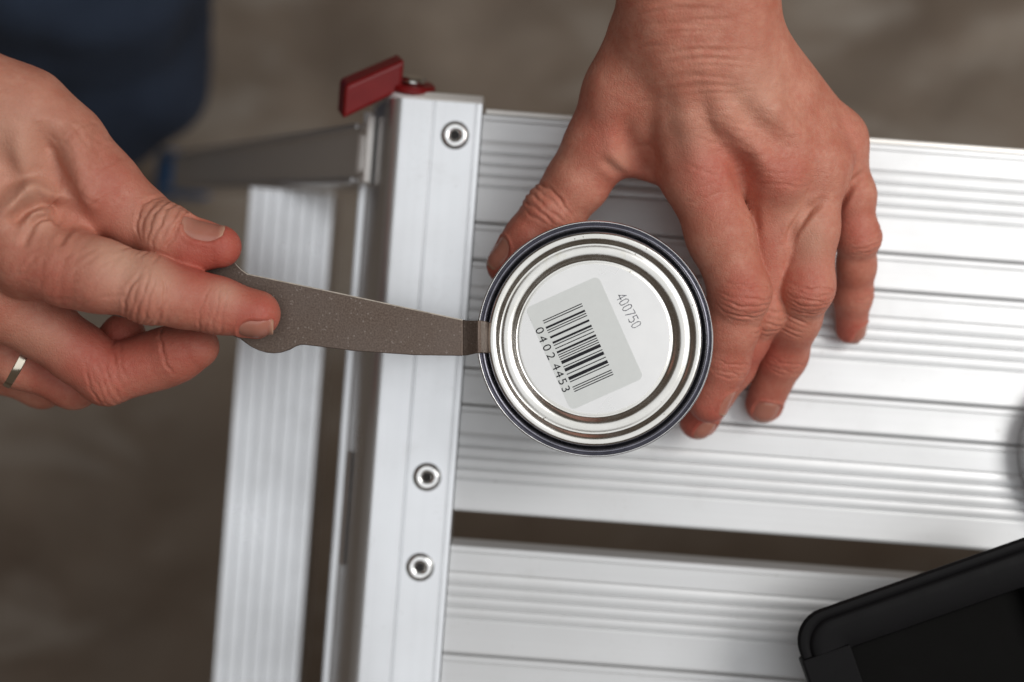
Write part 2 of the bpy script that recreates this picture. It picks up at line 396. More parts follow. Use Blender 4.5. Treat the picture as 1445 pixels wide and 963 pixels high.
# legs: stiles splay outwards to blue feet, one ribbed tread between each pair
def to_local(p_world):
    return (Matrix.Rotation(ANG, 4, 'Z') @ (p_world - Vector((plat.location.x, plat.location.y, 0)))) * 1000
top_c = to_local(W(P(556, 222, -96.0))); foot_c = to_local(Vector((-0.244, 0.1225, 0.012)))
def stile(top, foot):
    d = (foot - top); ln = d.length; t = d.normalized()
    yv = Vector((0, 1, 0)); yv = (yv - t * yv.dot(t)).normalized(); nv = t.cross(yv).normalized()
    hw, hn = 12.5, 13.0
    prof = [(-hw, -hn), (hw, -hn), (hw, -hn + 4), (-hw + 2.2, -hn + 4), (-hw + 2.2, hn - 4), (hw, hn - 4), (hw, hn), (-hw, hn)]
    prof = [(-hw, -hn), (hw, -hn), (hw, hn), (-hw, hn)]
    v = [tuple(top + t * s + yv * a + nv * b) for s in (0, ln) for a, b in prof]
    n = len(prof)
    f = [tuple(range(n)), tuple(range(n, 2*n))[::-1]] + [(i, n + i, n + (i+1) % n, (i+1) % n) for i in range(n)]
    o = bevel(mesh("stile", v, f, M['alu_grey'], plat), 2.2, 3)
    # raised flanges along the outer face
    for a0, a1 in ((-hw, -hw + 2.4), (hw - 2.4, hw)):
        for sgn in (1,):
            vv = [tuple(top + t * s + yv * a + nv * (b)) for s in (6, ln - 8) for a, b in ((a0, -hn - 3.0), (a1, -hn - 3.0), (a1, -hn + 0.4), (a0, -hn + 0.4))]
            ff = [(0,1,2,3), (7,6,5,4)] + [(i, 4 + i, 4 + (i+1) % 4, (i+1) % 4) for i in range(4)]
            bevel(mesh("flange", vv, ff, M['alu_y'], o), 0.6)
    # rubber foot
    fv = []
    for s, g in ((ln - 34, 2.6), (ln + 6, 5.0)):
        for a, b in ((-hw - g, -hn - g), (hw + g, -hn - g), (hw + g, hn + g), (-hw - g, hn + g)):
            fv.append(tuple(top + t * s + yv * a + nv * b))
    fo = bevel(mesh("foot", fv, [(0,1,2,3), (7,6,5,4)] + [(i, 4+i, 4+(i+1)%4, (i+1)%4) for i in range(4)], M['blue'], o), 3.0, 3)
    return o, t, yv, nv
def drop(foot):      # lower the foot so that the rubber rests on the sheet
    return foot
st, t_, y_, n_ = stile(top_c, foot_c)
bot_top = Vector((top_c.x, -PWID - (top_c.y), top_c.z)); bot_foot = Vector((foot_c.x, -PWID - foot_c.y, foot_c.z))
stile(bot_top, bot_foot)
mx = lambda q: Vector((PLEN - q.x, q.y, q.z))
stile(mx(top_c), mx(foot_c)); stile(mx(bot_top), mx(bot_foot))
def tread(flip):
    zt = 342.0; k = (top_c.z - zt) / (top_c.z - foot_c.z)
    c = top_c.lerp(foot_c, k)
    xc = c.x - 7.5; hw = 21.5
    ya = c.y - 14.0; yb = -PWID - c.y + 14.0
    pr = []
    n = 7
    for i in range(n):
        a = -hw + 2 * hw * i / n; w = 2 * hw / n
        pr += [(a + 0.3, zt - 0.9), (a + 0.8, zt), (a + w - 0.8, zt), (a + w - 0.3, zt - 0.9)]
    pr += [(hw, zt - 3), (hw, zt - 26), (hw - 2, zt - 26), (hw - 2, zt - 4), (-hw + 2, zt - 4), (-hw + 2, zt - 26), (-hw, zt - 26), (-hw, zt - 3)]
    n2 = len(pr)
    X = (lambda u: xc + u) if not flip else (lambda u: PLEN - xc - u)
    v = [(X(u), y, z - 0.09 * u) for y in (ya, yb) for u, z in pr]
    f = [tuple(range(n2)), tuple(range(n2, 2*n2))[::-1]] + [(i, n2 + i, n2 + (i+1) % n2, (i+1) % n2) for i in range(n2)]
    return auto_smooth(mesh("tread", v, f, M['alu_y'], plat), 30)
tread(False); tread(True)
# brackets joining the stiles to the rail
for fl in (0, 1):
    for tc in (top_c, bot_top):
        s = 1 if tc is top_c else -1
        x0, x1 = (-47.5, -44.0) if not fl else (PLEN + 44.0, PLEN + 47.5)
        box("bracket", min(x0, x1), max(x0, x1), tc.y - 13.5, tc.y + 14.5, PZ - 62, PZ - 18, M['alu_grey'], plat, 0.8)
        xb0, xb1 = (-52, -20) if not fl else (PLEN + 20, PLEN + 52)
        box("hinge_block", xb0, xb1, tc.y - 9, tc.y + 9, PZ - 78, PZ - 27, M['alu_grey'], plat, 2)

# red locking lever with washer and bolt at the corner, its pivot pointing away over the edge
def lever():
    # pivot axis: mostly up the picture, leaning towards the viewer
    base = to_local(W(P(580, 140, -70.0)))
    ax = Vector((0.05, 0.93, 0.36)).normalized(); xv = Vector((1, 0, 0)); xv = (xv - ax * xv.dot(ax)).normalized(); zv = xv.cross(ax).normalized()
    def disc(name, r, a0, a1, mat, par, rim=0.4, ox=0.0, oz=0.0):
        v = []; f = []; seg = 32
        rings = [(r - rim, a0), (r, a0 + rim), (r, a1 - rim), (r - rim, a1)]
        for rr, aa in rings:
            for k in range(seg):
                an = 2 * math.pi * k / seg
                v.append(tuple(base + ax * aa + xv * (rr * math.cos(an) + ox) + zv * (rr * math.sin(an) + oz)))
        for i in range(3):
            for k in range(seg): f.append((i*seg+k, i*seg+(k+1)%seg, (i+1)*seg+(k+1)%seg, (i+1)*seg+k))
        f.append(tuple(range(seg))); f.append(tuple(range(3*seg, 4*seg)))
        return auto_smooth(mesh(name, v, f, mat, par), 35)
    lv = disc("locking_lever", 9.3, 3.4, 6.4, M['red'], plat, 0.8)
    disc("washer", 9.8, -3.0, 3.2, M['washer'], lv, 0.8)
    disc("bolt", 5.2, 6.5, 9.0, M['bolt'], lv, 1.6)
    # the handle: a folded channel running out to the left and towards the viewer
    p0 = base + ax * 5.0 + xv * -7.0; p1 = to_local(W(P(480, 156, -66.0)))
    d = (p1 - p0).normalized(); side = d.cross(ax).normalized()
    if side.z < 0: side = -side
    v = []
    w = 6.5
    for q, g in ((p0 - d * 2, 1.0), (p1, 1.08)):
        for a, b in ((-2.0, -w), (10.5, -w), (10.5, w), (-2.0, w)):
            v.append(tuple(q + ax * a * g + side * b * g))
    h = mesh("lever_handle", v, [(0,1,2,3), (7,6,5,4)] + [(i, 4+i, 4+(i+1)%4, (i+1)%4) for i in range(4)], M['red'], lv)
    bevel(h, 1.6, 3)
lever()

# ------------------------------------------------------------------ paint tin
tinc = P(840, 478.5, 0.0)
TX, TY = tinc[0] / 1000, tinc[1] / 1000
tin = empty("paint_tin", (TX, TY, PLAT_Z + 0.0005))
tag(tin, "small round tin with shiny ringed lid and grey barcode label, held in a hand", "tin")
HR = 61.5        # rim height above the platform in mm
lathe("body", [(0.0, 1.2), (38.6, 1.2), (39.6, 0.0), (40.4, 0.2), (40.6, 1.5), (40.0, 2.8), (39.6, 4.0), (39.6, HR - 5.0), (40.2, HR - 4.0), (40.4, HR - 3.6)], 128, M['tin_body'], tin)
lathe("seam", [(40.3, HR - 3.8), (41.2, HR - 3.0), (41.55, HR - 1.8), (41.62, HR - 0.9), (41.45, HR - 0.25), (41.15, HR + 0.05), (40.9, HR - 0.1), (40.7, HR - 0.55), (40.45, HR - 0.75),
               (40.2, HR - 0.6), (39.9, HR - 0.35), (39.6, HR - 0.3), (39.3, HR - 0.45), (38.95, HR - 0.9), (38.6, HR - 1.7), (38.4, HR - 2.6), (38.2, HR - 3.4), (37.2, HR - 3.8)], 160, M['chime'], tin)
lathe("seam_edge_glint", [(41.62, HR - 1.0), (41.66, HR - 0.5), (41.5, HR - 0.12), (41.25, HR + 0.1), (41.08, HR + 0.06)], 160, M['tin_edge_glint'], tin)
def lid_z(r):
    pts = [(0, -2.9), (26.4, -2.9), (26.95, -2.93), (27.25, -3.05), (27.55, -3.08), (27.9, -2.9), (28.4, -2.45), (28.9, -1.98), (29.4, -1.62), (29.9, -1.38), (30.5, -1.2), (31.1, -1.11), (31.8, -1.12), (32.4, -1.22), (32.9, -1.42), (33.3, -1.5), (33.65, -1.35), (34.05, -1.0), (34.5, -0.58), (34.9, -0.3), (35.3, -0.1), (35.8, 0.04), (36.3, 0.1), (36.8, 0.06), (37.2, -0.08), (37.55, -0.35), (37.78, -0.8), (37.82, -1.7), (37.5, -2.6)]
    return pts
lidp = lid_z(0)
lid = lathe("lid", [(r, HR + z + 0.25) for r, z in lidp if r >= 26.4], 192, M['tin'], tin)
disc = lathe("lid_disc", [(r, HR + z + 0.25) for r, z in lidp if r <= 26.4], 128, M['tin_white'], lid)
DZ = HR - 2.9 + 0.25
SC_D = (500.0 + 2.65) / FPX            # mm per photo pixel on the disc
def dpt(px, py):
    """disc-plane point, local mm in the tin's frame, of a photograph pixel"""
    return np.array([(px - 722.5) * SC_D - TX * 1000, -(py - 481.5) * SC_D - TY * 1000])
A0 = dpt(741.3, 435.4); A1 = dpt(844.0, 389.5); A2 = dpt(908.3, 533.7)
e1 = (A1 - A0) / np.linalg.norm(A1 - A0); e2 = np.array([e1[1], -e1[0]])
LW = np.linalg.norm(A1 - A0); LH = abs(np.dot(A2 - A1, e2))
def lp(a, b): return A0 + e1 * a + e2 * b
rc = 2.0; out = []
for cx, cy, s in ((rc, rc, 180), (LW - rc, rc, 270), (LW - rc, LH - rc, 0), (rc, LH - rc, 90)):
    for k in range(7):
        a = math.radians(s + 90 * k / 6); q = lp(cx + rc * math.cos(a), cy + rc * math.sin(a)); out.append((q[0], q[1]))
lab = prism("barcode_label", out, DZ + 0.03, DZ + 0.11, M['label'], lid)
# EAN bars
Lc = ['0001101', '0011001', '0010011', '0111101', '0100011', '0110001', '0101111', '0111011', '0110111', '0001011']
digits = [0, 4, 0, 2, 4, 4, 5, 3]
bits = '101' + ''.join(Lc[d] for d in digits[:4]) + '01010' + ''.join(''.join('1' if c == '0' else '0' for c in Lc[d]) for d in digits[4:]) + '101'
bv = []; bf = []
B0 = dpt(765.7, 452.6); B0 = np.array([np.dot(B0 - A0, e1), np.dot(B0 - A0, e2)]); B1 = dpt(810.0, 554.0); B1 = np.array([np.dot(B1 - A0, e1), np.dot(B1 - A0, e2)])
BL = 15.1; mod = (B1[1] - B0[1]) / 67.0
i = 0
while i < 67:
    if bits[i] == '1':
        j = i
        while j < 67 and bits[j] == '1': j += 1
        y0 = B0[1] + i * mod + 0.03; y1 = B0[1] + j * mod - 0.03
        k = len(bv)
        for a, b in ((B0[0], y0), (B0[0] + BL, y0), (B0[0] + BL, y1), (B0[0], y1)):
            q = lp(a, b); bv.append((q[0], q[1], DZ + 0.14))
        bf.append((k, k+1, k+2, k+3)); i = j
    else: i += 1
mesh("barcode_print", bv, bf, M['ink'], lid)

def font_mesh(text, size):
    cu = bpy.data.curves.new("txt", 'FONT'); cu.body = text; cu.size = size; cu.align_x = 'CENTER'; cu.align_y = 'CENTER'
    ob = bpy.data.objects.new("txt", cu); COL.objects.link(ob)
    dg = bpy.context.evaluated_depsgraph_get(); me = bpy.data.meshes.new_from_object(ob.evaluated_get(dg))
    v = [tuple(x.co) for x in me.vertices]; f = [tuple(p.vertices) for p in me.polygons]
    bpy.data.objects.remove(ob); bpy.data.curves.remove(cu); bpy.data.meshes.remove(me)
    return v, f
# label digits: reading direction runs down the label (e2), their feet towards -e1
dv = []; df = []
for ch, (px, py) in zip("04024453", ((761.2, 467.0), (765.6, 479.0), (771.4, 491.0), (777.0, 503.0), (784.5, 518.0), (789.0, 528.5), (793.5, 539.0), (798.0, 549.5))):
    v, f = font_mesh(ch, 4.25); c = dpt(px, py); k = len(dv)
    for x, y, z in v:
        q = c + e2 * x * 1.1 + e1 * y; dv.append((q[0], q[1], DZ + 0.14))
    df += [tuple(i + k for i in p) for p in f]
mesh("label_digits", dv, df, M['ink'], lid)
# inkjet code on the bare lid: thin strokes of dots
STR = {'4': [(2.6, 0, 2.6, 6), (2.6, 6, 0, 2), (0, 2, 3.6, 2)], '0': [(1, 0, 2, 0), (2, 0, 3, 1.2), (3, 1.2, 3, 4.8), (3, 4.8, 2, 6), (2, 6, 1, 6), (1, 6, 0, 4.8), (0, 4.8, 0, 1.2), (0, 1.2, 1, 0)],
       '7': [(0, 6, 3, 6), (3, 6, 1, 0)], '5': [(3, 6, 0, 6), (0, 6, 0, 3.4), (0, 3.4, 2, 3.6), (2, 3.6, 3, 2.6), (3, 2.6, 3, 1), (3, 1, 2, 0), (2, 0, 0, 0.3)]}
iv = []; if_ = []
I0 = dpt(876.5, 418.5); I1 = dpt(897.8, 458.5)
g1 = (I1 - I0) / np.linalg.norm(I1 - I0); g2 = np.array([-g1[1], g1[0]])
for n_c, ch in enumerate("400750"):
    c = I0 + (I1 - I0) * n_c / 5.0
    for x0, y0, x1, y1 in STR[ch]:
        ln = math.hypot(x1 - x0, y1 - y0); m = max(1, int(ln / 0.62))
        for s in range(m + 1):
            x = x0 + (x1 - x0) * s / m - 1.5; y = y0 + (y1 - y0) * s / m - 3
            q = c + g1 * x * 0.46 + g2 * y * 0.56 + np.random.uniform(-0.04, 0.04, 2); r = 0.17 + 0.05 * random.random(); k = len(iv)
            for a in range(6):
                iv.append((q[0] + r * math.cos(a * 1.047), q[1] + r * math.sin(a * 1.047), DZ + 0.03))
            if_.append(tuple(range(k, k + 6)))
mesh("printed_code", iv, if_, M['ink_blue'], lid)

# second, low open tin at the right
oc = W(P(1445 + 131, 641, -51.0))
ot = empty("open_tin", (oc.x, oc.y, PLAT_Z + 0.0005))
tag(ot, "shallow open tin with a thin silver rim and dark contents, beside the black tray", "tin")
lathe("wall", [(0, 0.3), (33.5, 0.3), (34.6, 0.0), (34.8, 1.0), (34.4, 2.0), (34.6, 8.5), (35.2, 9.2), (35.8, 10.0), (35.6, 10.8), (35.0, 11.0), (34.3, 10.8), (34.0, 10.2), (33.9, 9.4), (33.9, 3.0)], 96, M['tin_body'], ot)
lathe("paint_fill", [(0, 4.0), (33.8, 4.0)], 64, M['paint'], ot)

# ------------------------------------------------------------------ black open box at the lower right
bo_h = -16.0
def rrect(w, h, r, seg=8):
    o = []
    for cx, cy, s in ((w - r, h - r, 0), (r, h - r, 90), (r, r, 180), (w - r, r, 270)):
        for k in range(seg + 1):
            a = math.radians(s + 90 * k / seg); o.append((cx + r * math.cos(a), cy + r * math.sin(a)))
    return o
corner = W(P(1114, 877, bo_h))       # where the two outer edges would meet
bx = empty("black_tray", (corner.x, corner.y, PLAT_Z + 0.0008), math.radians(19.3))
tag(bx, "black plastic open tray with wide rounded rim standing on the platform", "tray")
BH = 62.0 + bo_h - 0.8; BWID, BDEP = 103.0, 150.0
def ring(name, specs, mat, parent, cap_bottom=False):
    """specs: list of (inset, z, radius): concentric rounded rectangles joined into a skin"""
    v = []; f = []; n = None
    for ins, z, r in specs:
        o = rrect(BWID - 2 * ins, BDEP - 2 * ins, max(0.8, r))
        n = len(o); v += [(x + ins, y + ins - BDEP, z) for x, y in o]
    for i in range(len(specs) - 1):
        for k in range(n): f.append((i*n+k, i*n+(k+1)%n, (i+1)*n+(k+1)%n, (i+1)*n+k))
    if cap_bottom: f.append(tuple(range((len(specs)-1)*n, len(specs)*n)))
    return auto_smooth(mesh(name, v, f, mat, parent), 30)
ring("wall", [(17.0, 0.0, 6), (12.0, 12.0, 7), (4.5, BH - 9.0, 10), (1.6, BH - 4.2, 11.5)], M['black'], bx)
ring("rim", [(1.5, BH - 4.1, 11.5), (0.2, BH - 3.4, 12), (0.0, BH - 2.2, 12), (0.8, BH - 0.9, 11.5), (2.0, BH - 0.6, 11), (3.4, BH - 0.9, 10.5), (3.8, BH - 1.2, 10.2), (4.2, BH - 0.6, 10), (5.2, BH, 9.5), (8.0, BH + 0.1, 8), (13.5, BH - 0.2, 5), (16.5, BH - 1.2, 3), (17.5, BH - 3.5, 2)], M['black'], bx)
ring("well", [(17.4, BH - 3.4, 2), (18.0, BH - 7, 2), (18.6, BH - 9.0, 2)], M['black_deep'], bx, True)
clip = box("clip", -0.6, 18.0, -34.0, -15.0, BH - 7.0, BH + 0.5, M['black'], bx, 0.8)

# ------------------------------------------------------------------ lid opener (flat steel lever)
def build_opener():
    up = [(104, 372), (150, 374), (215, 376), (268, 374), (300, 362), (318, 358), (327, 364), (334, 374), (341, 381), (349, 386.5), (487, 415.5), (653, 451.5)]
    lo = [(653, 502.5), (584, 501.5), (499, 495.5), (430, 487), (423, 487.2), (417, 489), (408, 494), (396, 498), (386, 499), (376, 498), (364, 494.5), (353, 489), (338, 478), (318, 470), (270, 466), (190, 452), (118, 437)]
    H = 5.2; T = 2.4
    o2 = [P(x, y, H)[:2] for x, y in up + lo]
    root = empty("lid_opener", W(np.array([P(500, 460, H)[0], P(500, 460, H)[1], H])))
    tag(root, "flat bronze grey steel lid opener with hooked tip, prying at the tin lid", "lid opener")
    ox, oy = root.location.x * 1000, root.location.y * 1000
    ol = [(p[0] - ox, p[1] - oy) for p in o2][::-1]
    # smooth outline a little by inserting points
    blade = prism("blade", ol, -T, 0.0, M['steel'], root)
    bmod = bevel(blade, 0.28, 2, 40)
    # light on the top edge, painted as a thin bright strip
    ev = []; ef = []
    e_pts = [P(x, y, H)[:2] for x, y in up[6:]]
    for p in e_pts:
        for dy, z in ((0.06, -0.02), (-0.34, 0.03)): ev.append((p[0] - ox, p[1] - oy + dy, z))
    for i in range(len(e_pts) - 1): ef.append((2*i, 2*i+2, 2*i+3, 2*i+1))
    mesh("lit_edge", ev, ef, M['steel_edge_light'], root)
    # hooked tip: bends down towards the channel and hooks under the lid
    secs = [((653, 451.5), (653, 502.5), 5.2), ((660, 452.6), (660, 501.6), 5.7), ((671, 452.6), (671, 499.2), 7.6), ((675, 452.4), (675, 498.4), 8.0), ((679, 452.6), (679, 498.2), 7.4), ((684.5, 453.4), (684.5, 498.4), 3.4), ((687.5, 454.2), (687.5, 498.6), 0.9), ((690.0, 454.8), (690.0, 498.6), -0.4)]
    v = []; f = []
    for a, b, h in secs:
        pa, pb = P(*a, h), P(*b, h)
        for p, dz in ((pa, 0), (pb, 0), (pb, -2.0 if h > 2 else -1.7), (pa, -2.0 if h > 2 else -1.7)):
            v.append((p[0] - ox, p[1] - oy, p[2] - H + dz - 0.01))
    for i in range(len(secs) - 1):
        for k in range(4): f.append((i*4+k, i*4+(k+1)%4, (i+1)*4+(k+1)%4, (i+1)*4+k))
    f += [(0, 1, 2, 3), tuple(range(4*len(secs)-4, 4*len(secs)))]
    bevel(auto_smooth(mesh("hooked_tip", v, f, M['steel'], root), 20), 0.25, 2, 50)
build_opener()

# ------------------------------------------------------------------ hands: implicit surfaces meshed with surface nets
def smin(a, b, k):
    h = np.maximum(k - np.abs(a - b), 0.0) / k
    return np.minimum(a, b) - h * h * k * 0.25
def capsule(p, a, b, r1, r2):
    ba = b - a; q = p - a
    t = np.clip((q @ ba) / max(1e-9, ba @ ba), 0, 1)
    d = q - t[:, None] * ba
    return np.sqrt(np.einsum('ij,ij->i', d, d)) - (r1 + (r2 - r1) * t)
F = np.float32
class Hand:
    def __init__(s):
        s.palm = []; s.fingers = []; s.creases = []; s.reds = []; s.pales = []; s.nails = []; s.folds = []; s.kp = 9.0; s.bs = 22.0
    def bone(s, *pts, k=None):
        for a, b in zip(pts[:-1], pts[1:]):
            s.palm.append((P(*a[:3]).astype(F), P(*b[:3]).astype(F), a[3], b[3], k or s.kp))
    def finger(s, *pts, kj=4.0, kp=7.0, extra=()):
        segs = [(P(*a[:3]).astype(F), P(*b[:3]).astype(F), a[3], b[3]) for a, b in zip(pts[:-1], pts[1:])]
        for e in extra: segs.append((P(*e[:3]).astype(F), P(*e[:3]).astype(F) + F(0.01), e[3], e[3]))
        s.fingers.append((segs, kj, kp))
    def sdf(s, p):
        if len(p) < 400: return s.sdf_raw(p, s.palm, s.fingers)
        bs = s.bs; hd = bs * 0.87
        key = np.floor(p / bs).astype(np.int64); kk = (key[:, 0] * 4096 + key[:, 1]) * 4096 + key[:, 2]
        order = np.argsort(kk, kind='stable'); ks = kk[order]
        cuts = np.flatnonzero(np.diff(ks)) + 1; out = np.empty(len(p), F)
        groups = np.split(order, cuts)
        C = ((key[[g[0] for g in groups]] + 0.5) * bs).astype(F)
        def table(items, margin):
            t = np.empty((len(items), len(C)), bool)
            for i, q in enumerate(items): t[i] = capsule(C, q[0], q[1], q[2], q[3]) < hd + margin(q)
            return t
        tp = table(s.palm, lambda q: q[4] + 14)
        tf = [table(segs, lambda q: max(kj, kp) + 14) for segs, kj, kp in s.fingers]
        for gi, idx in enumerate(groups):
            palm = [s.palm[i] for i in np.flatnonzero(tp[:, gi])]
            fing = []
            for (segs, kj, kp), t in zip(s.fingers, tf):
                k = np.flatnonzero(t[:, gi])
                if len(k): fing.append(([segs[i] for i in k], kj, kp))
            out[idx] = s.sdf_raw(p[idx], palm, fing)
        return out
    def sdf_raw(s, p, palm, fingers):
        d = np.full(len(p), 40.0, F)
        for a, b, r1, r2, k in palm:
            d = smin(d, capsule(p, a, b, r1, r2), k)
        out = d
        for segs, kj, kp in fingers:
            f = None
            for a, b, r1, r2 in segs:
                c = capsule(p, a, b, r1, r2); f = c if f is None else smin(f, c, kj)
            f = smin(d, f, kp); 
            if out is d: out = f
            else:       # neighbouring fingers meet in a soft crease, but only clear of the palm
                hh = np.maximum(1.4 - np.abs(out - f), 0.0) / 1.4
                out = np.minimum(out, f) - hh * hh * 0.35 * np.clip((d - np.maximum(out, f)) / 3.0, 0, 1)
        return out
    def contact(s, p):
        """1 on free skin, falling to 0 where two fingers press together"""
        m1 = np.full(len(p), 1e3); m2 = m1.copy(); q = p.astype(F)
        for segs, kj, kp in s.fingers:
            f = np.full(len(p), 1e3, F)
            for a, b, r1, r2 in segs: f = np.minimum(f, capsule(q, a, b, r1, r2))
            m2 = np.minimum(m2, np.maximum(m1, f)); m1 = np.minimum(m1, f)
        return np.clip((m2 - 0.6) / 2.2, 0, 1)
    def fold(s, pts, amp, width, up=0.0):
        """a crease (amp > 0) or a roll (amp < 0) pressed into the skin along a line"""
        s.folds.append(([P(*p) for p in pts], amp, width, up))
    def grad(s, p, e=0.15):
        g = np.zeros_like(p)
        for k in ((1, -1, -1), (-1, -1, 1), (-1, 1, -1), (1, 1, 1)):
            kv = np.array(k, F); g += kv * s.sdf(p + kv * F(e))[:, None]
        ln = np.linalg.norm(g, axis=1); return g / np.maximum(ln, 1e-6)[:, None]
    def bounds(s):
        lo = np.full(3, 1e9); hi = -lo
        allc = [(a, b, max(r1, r2)) for a, b, r1, r2, _ in s.palm] + [(a, b, max(r1, r2)) for fg in s.fingers for a, b, r1, r2 in fg[0]]
        for a, b, r in allc:
            lo = np.minimum(lo, np.minimum(a, b) - r); hi = np.maximum(hi, np.maximum(a, b) + r)
        return lo - 4, hi + 4
    def crease(s, at, toward, dorsal, us, amp=0.45, width=0.55, span=0.95, bow=1.2, r=10.0, bulge=0.0):
        """cross-wise skin lines over a joint.  at / toward: axis points; dorsal: outward direction"""
        c = P(*at); t = P(*toward) - c; t /= np.linalg.norm(t)
        n = np.array(dorsal, float); n -= t * (n @ t); n /= np.linalg.norm(n)
        s.creases.append((c, t, n, us, amp, width, span, bow, r, bulge))
    def displace(s, p, nrm):
        disp = np.zeros(len(p))
        # soft unevenness
        q = p * 0.11
        disp += 0.16 * (np.sin(q[:, 0] * 1.7 + 1.3 * np.sin(q[:, 1] * 1.1)) * np.sin(q[:, 1] * 1.9 + q[:, 2]) + 0.5 * np.sin(q[:, 2] * 3.1 + q[:, 0] * 2.3))
        for c, t, n, us, amp, width, span, bow, r, bulge in s.creases:
            d = p - c; near = np.einsum('ij,ij->i', d, d) < (3.2 * r) ** 2
            if not near.any(): continue
            d = d[near]; u = d @ t; b = np.cross(t, n); ss = d @ b; w = d @ n
            th = np.arctan2(ss, w + 1e-6)
            m = np.exp(-(th / span) ** 4) * np.exp(-np.maximum(np.hypot(ss, w) - 1.7 * r, 0) ** 2 / 4)
            x = np.zeros(len(u))
            um = max(1e-6, max(abs(a) for a in us))
            for i, uk in enumerate(us):
                jit = 0.35 * np.sin(th * 5.0 + i * 2.1) + 0.18 * np.sin(th * 13.0 + i * 1.3 + uk)
                centre = uk + bow * (uk / um) * -(th ** 2) * 0.9 + jit
                a_i = 1.45 * amp * (0.65 + 0.35 * math.sin(i * 2.7 + 1.0)) * (0.75 + 0.25 * np.sin(th * 7 + i * 4.0))
                x -= a_i * np.exp(-((u - centre) / width) ** 2)
                x += 0.32 * a_i * np.exp(-((u - centre) / (width * 2.6)) ** 2)
            x += bulge * np.exp(-(u / (0.55 * r)) ** 2)
            disp[near] += x * m
        for pts, amp, width, up in s.folds:
            tot = sum(np.linalg.norm(b[:2] - a[:2]) for a, b in zip(pts[:-1], pts[1:])); run = 0.0
            best = np.full(len(p), 1e9); par = np.zeros(len(p)); zz = np.zeros(len(p))
            for a, b in zip(pts[:-1], pts[1:]):
                ab = (b - a)[:2]; l2 = ab @ ab
                t = np.clip(((p[:, :2] - a[:2]) @ ab) / l2, 0, 1)
                dd = np.hypot(p[:, 0] - a[0] - t * ab[0], p[:, 1] - a[1] - t * ab[1])
                m = dd < best; best[m] = dd[m]; par[m] = (run + t[m] * math.sqrt(l2)) / tot; zz[m] = (a[2] + t * (b - a)[2])[m]
                run += math.sqrt(l2)
            m = (best < 4 * width) & (nrm[:, 2] > 0.0)
            fade = np.clip(np.sin(np.clip(par, 0, 1) * math.pi) * 1.35, 0, 1)
            w = best / width
            g = -amp * np.exp(-w ** 2) + 0.35 * abs(amp) * np.exp(-((w - 1.9) / 0.9) ** 2) * (amp > 0)
            disp += np.where(m, g * fade * np.clip(nrm[:, 2] * 1.6, 0, 1) * np.exp(-((p[:, 2] - zz) / 18) ** 4), 0)
        for nl in s.nails:
            c, t, n, b, La, Wb = nl['c'], nl['t'], nl['n'], nl['b'], nl['L'] / 2, nl['W'] / 2
            d = p - c; w = d @ n; near = (np.einsum('ij,ij->i', d, d) < (2.2 * La) ** 2) & (w > -5.5)
            d = d[near]; u = (d @ t) / La; vv = (d @ b) / Wb
            e = (np.abs(u) ** 2.6 + np.abs(vv) ** 2.6) ** (1 / 2.6)
            fold = 0.42 * np.exp(-((e - 1.13) / 0.11) ** 2) * (1 / (1 + np.exp((u - 0.55) * 9)))
            inside = -0.50 * (1 / (1 + np.exp((e - 0.98) * 26)))
            disp[near] += fold + inside
        return disp * s.contact(p)
    def nail(s, at, toward, dorsal, length, width):
        c = P(*at); t = P(*toward) - c; t /= np.linalg.norm(t)
        n = np.array(dorsal, float); n -= t * (n @ t); n /= np.linalg.norm(n); b = np.cross(t, n)
        s.nails.append(dict(c=c, t=t, n=n, b=b, L=length, W=width))
    def finish_nails(s):
        for nl in s.nails:           # move each nail's centre onto the surface
            p = (nl['c'] + nl['n'] * 16).astype(F)[None]
            for _ in range(40): p = p - nl['n'].astype(F) * s.sdf(p)[:, None] * F(0.9)
            nl['c'] = p[0].astype(float)
    def build(s, name, parent, res=1.0):
        s.finish_nails(); s.bs = 22.0 * res
        lo, hi = s.bounds(); dims = np.ceil((hi - lo) / res).astype(int) + 1
        ax = [lo[i] + np.arange(dims[i]) * res for i in range(3)]
        val = np.empty(dims, F)
        yy, zz = np.meshgrid(ax[1], ax[2], indexing='ij')
        # coarse pass skips slabs of space far from the skin
        cs = 6; ca = [np.arange(0, dims[i], cs) for i in range(3)]
        cg = np.stack(np.meshgrid(*[ax[i][ca[i]] + 0.5 * cs * res for i in range(3)], indexing='ij'), -1).reshape(-1, 3).astype(F)
        cd = s.sdf(cg).reshape([len(c) for c in ca])
        val[:] = np.repeat(np.repeat(np.repeat(cd, cs, 0), cs, 1), cs, 2)[:dims[0], :dims[1], :dims[2]]
        near = np.abs(cd) < cs * res * 1.35
        mask = np.repeat(np.repeat(np.repeat(near, cs, 0), cs, 1), cs, 2)[:dims[0], :dims[1], :dims[2]]
        idx = np.argwhere(mask)
        pts = (lo + idx * res).astype(F)
        vals = np.concatenate([s.sdf(pts[i:i + 400000]) for i in range(0, len(pts), 400000)])
        val[idx[:, 0], idx[:, 1], idx[:, 2]] = vals
        ins = val < 0
        # surface nets
        c8 = [ins[i:dims[0]-1+i, j:dims[1]-1+j, k:dims[2]-1+k] for i in (0, 1) for j in (0, 1) for k in (0, 1)]
        cnt = sum(c.astype(np.int8) for c in c8); act = (cnt > 0) & (cnt < 8)
        cells = np.argwhere(act); vid = -np.ones(act.shape, np.int64); vid[act] = np.arange(len(cells))
        acc = np.zeros((len(cells), 3)); num = np.zeros(len(cells))
        cor = np.array([(i, j, k) for i in (0, 1) for j in (0, 1) for k in (0, 1)])
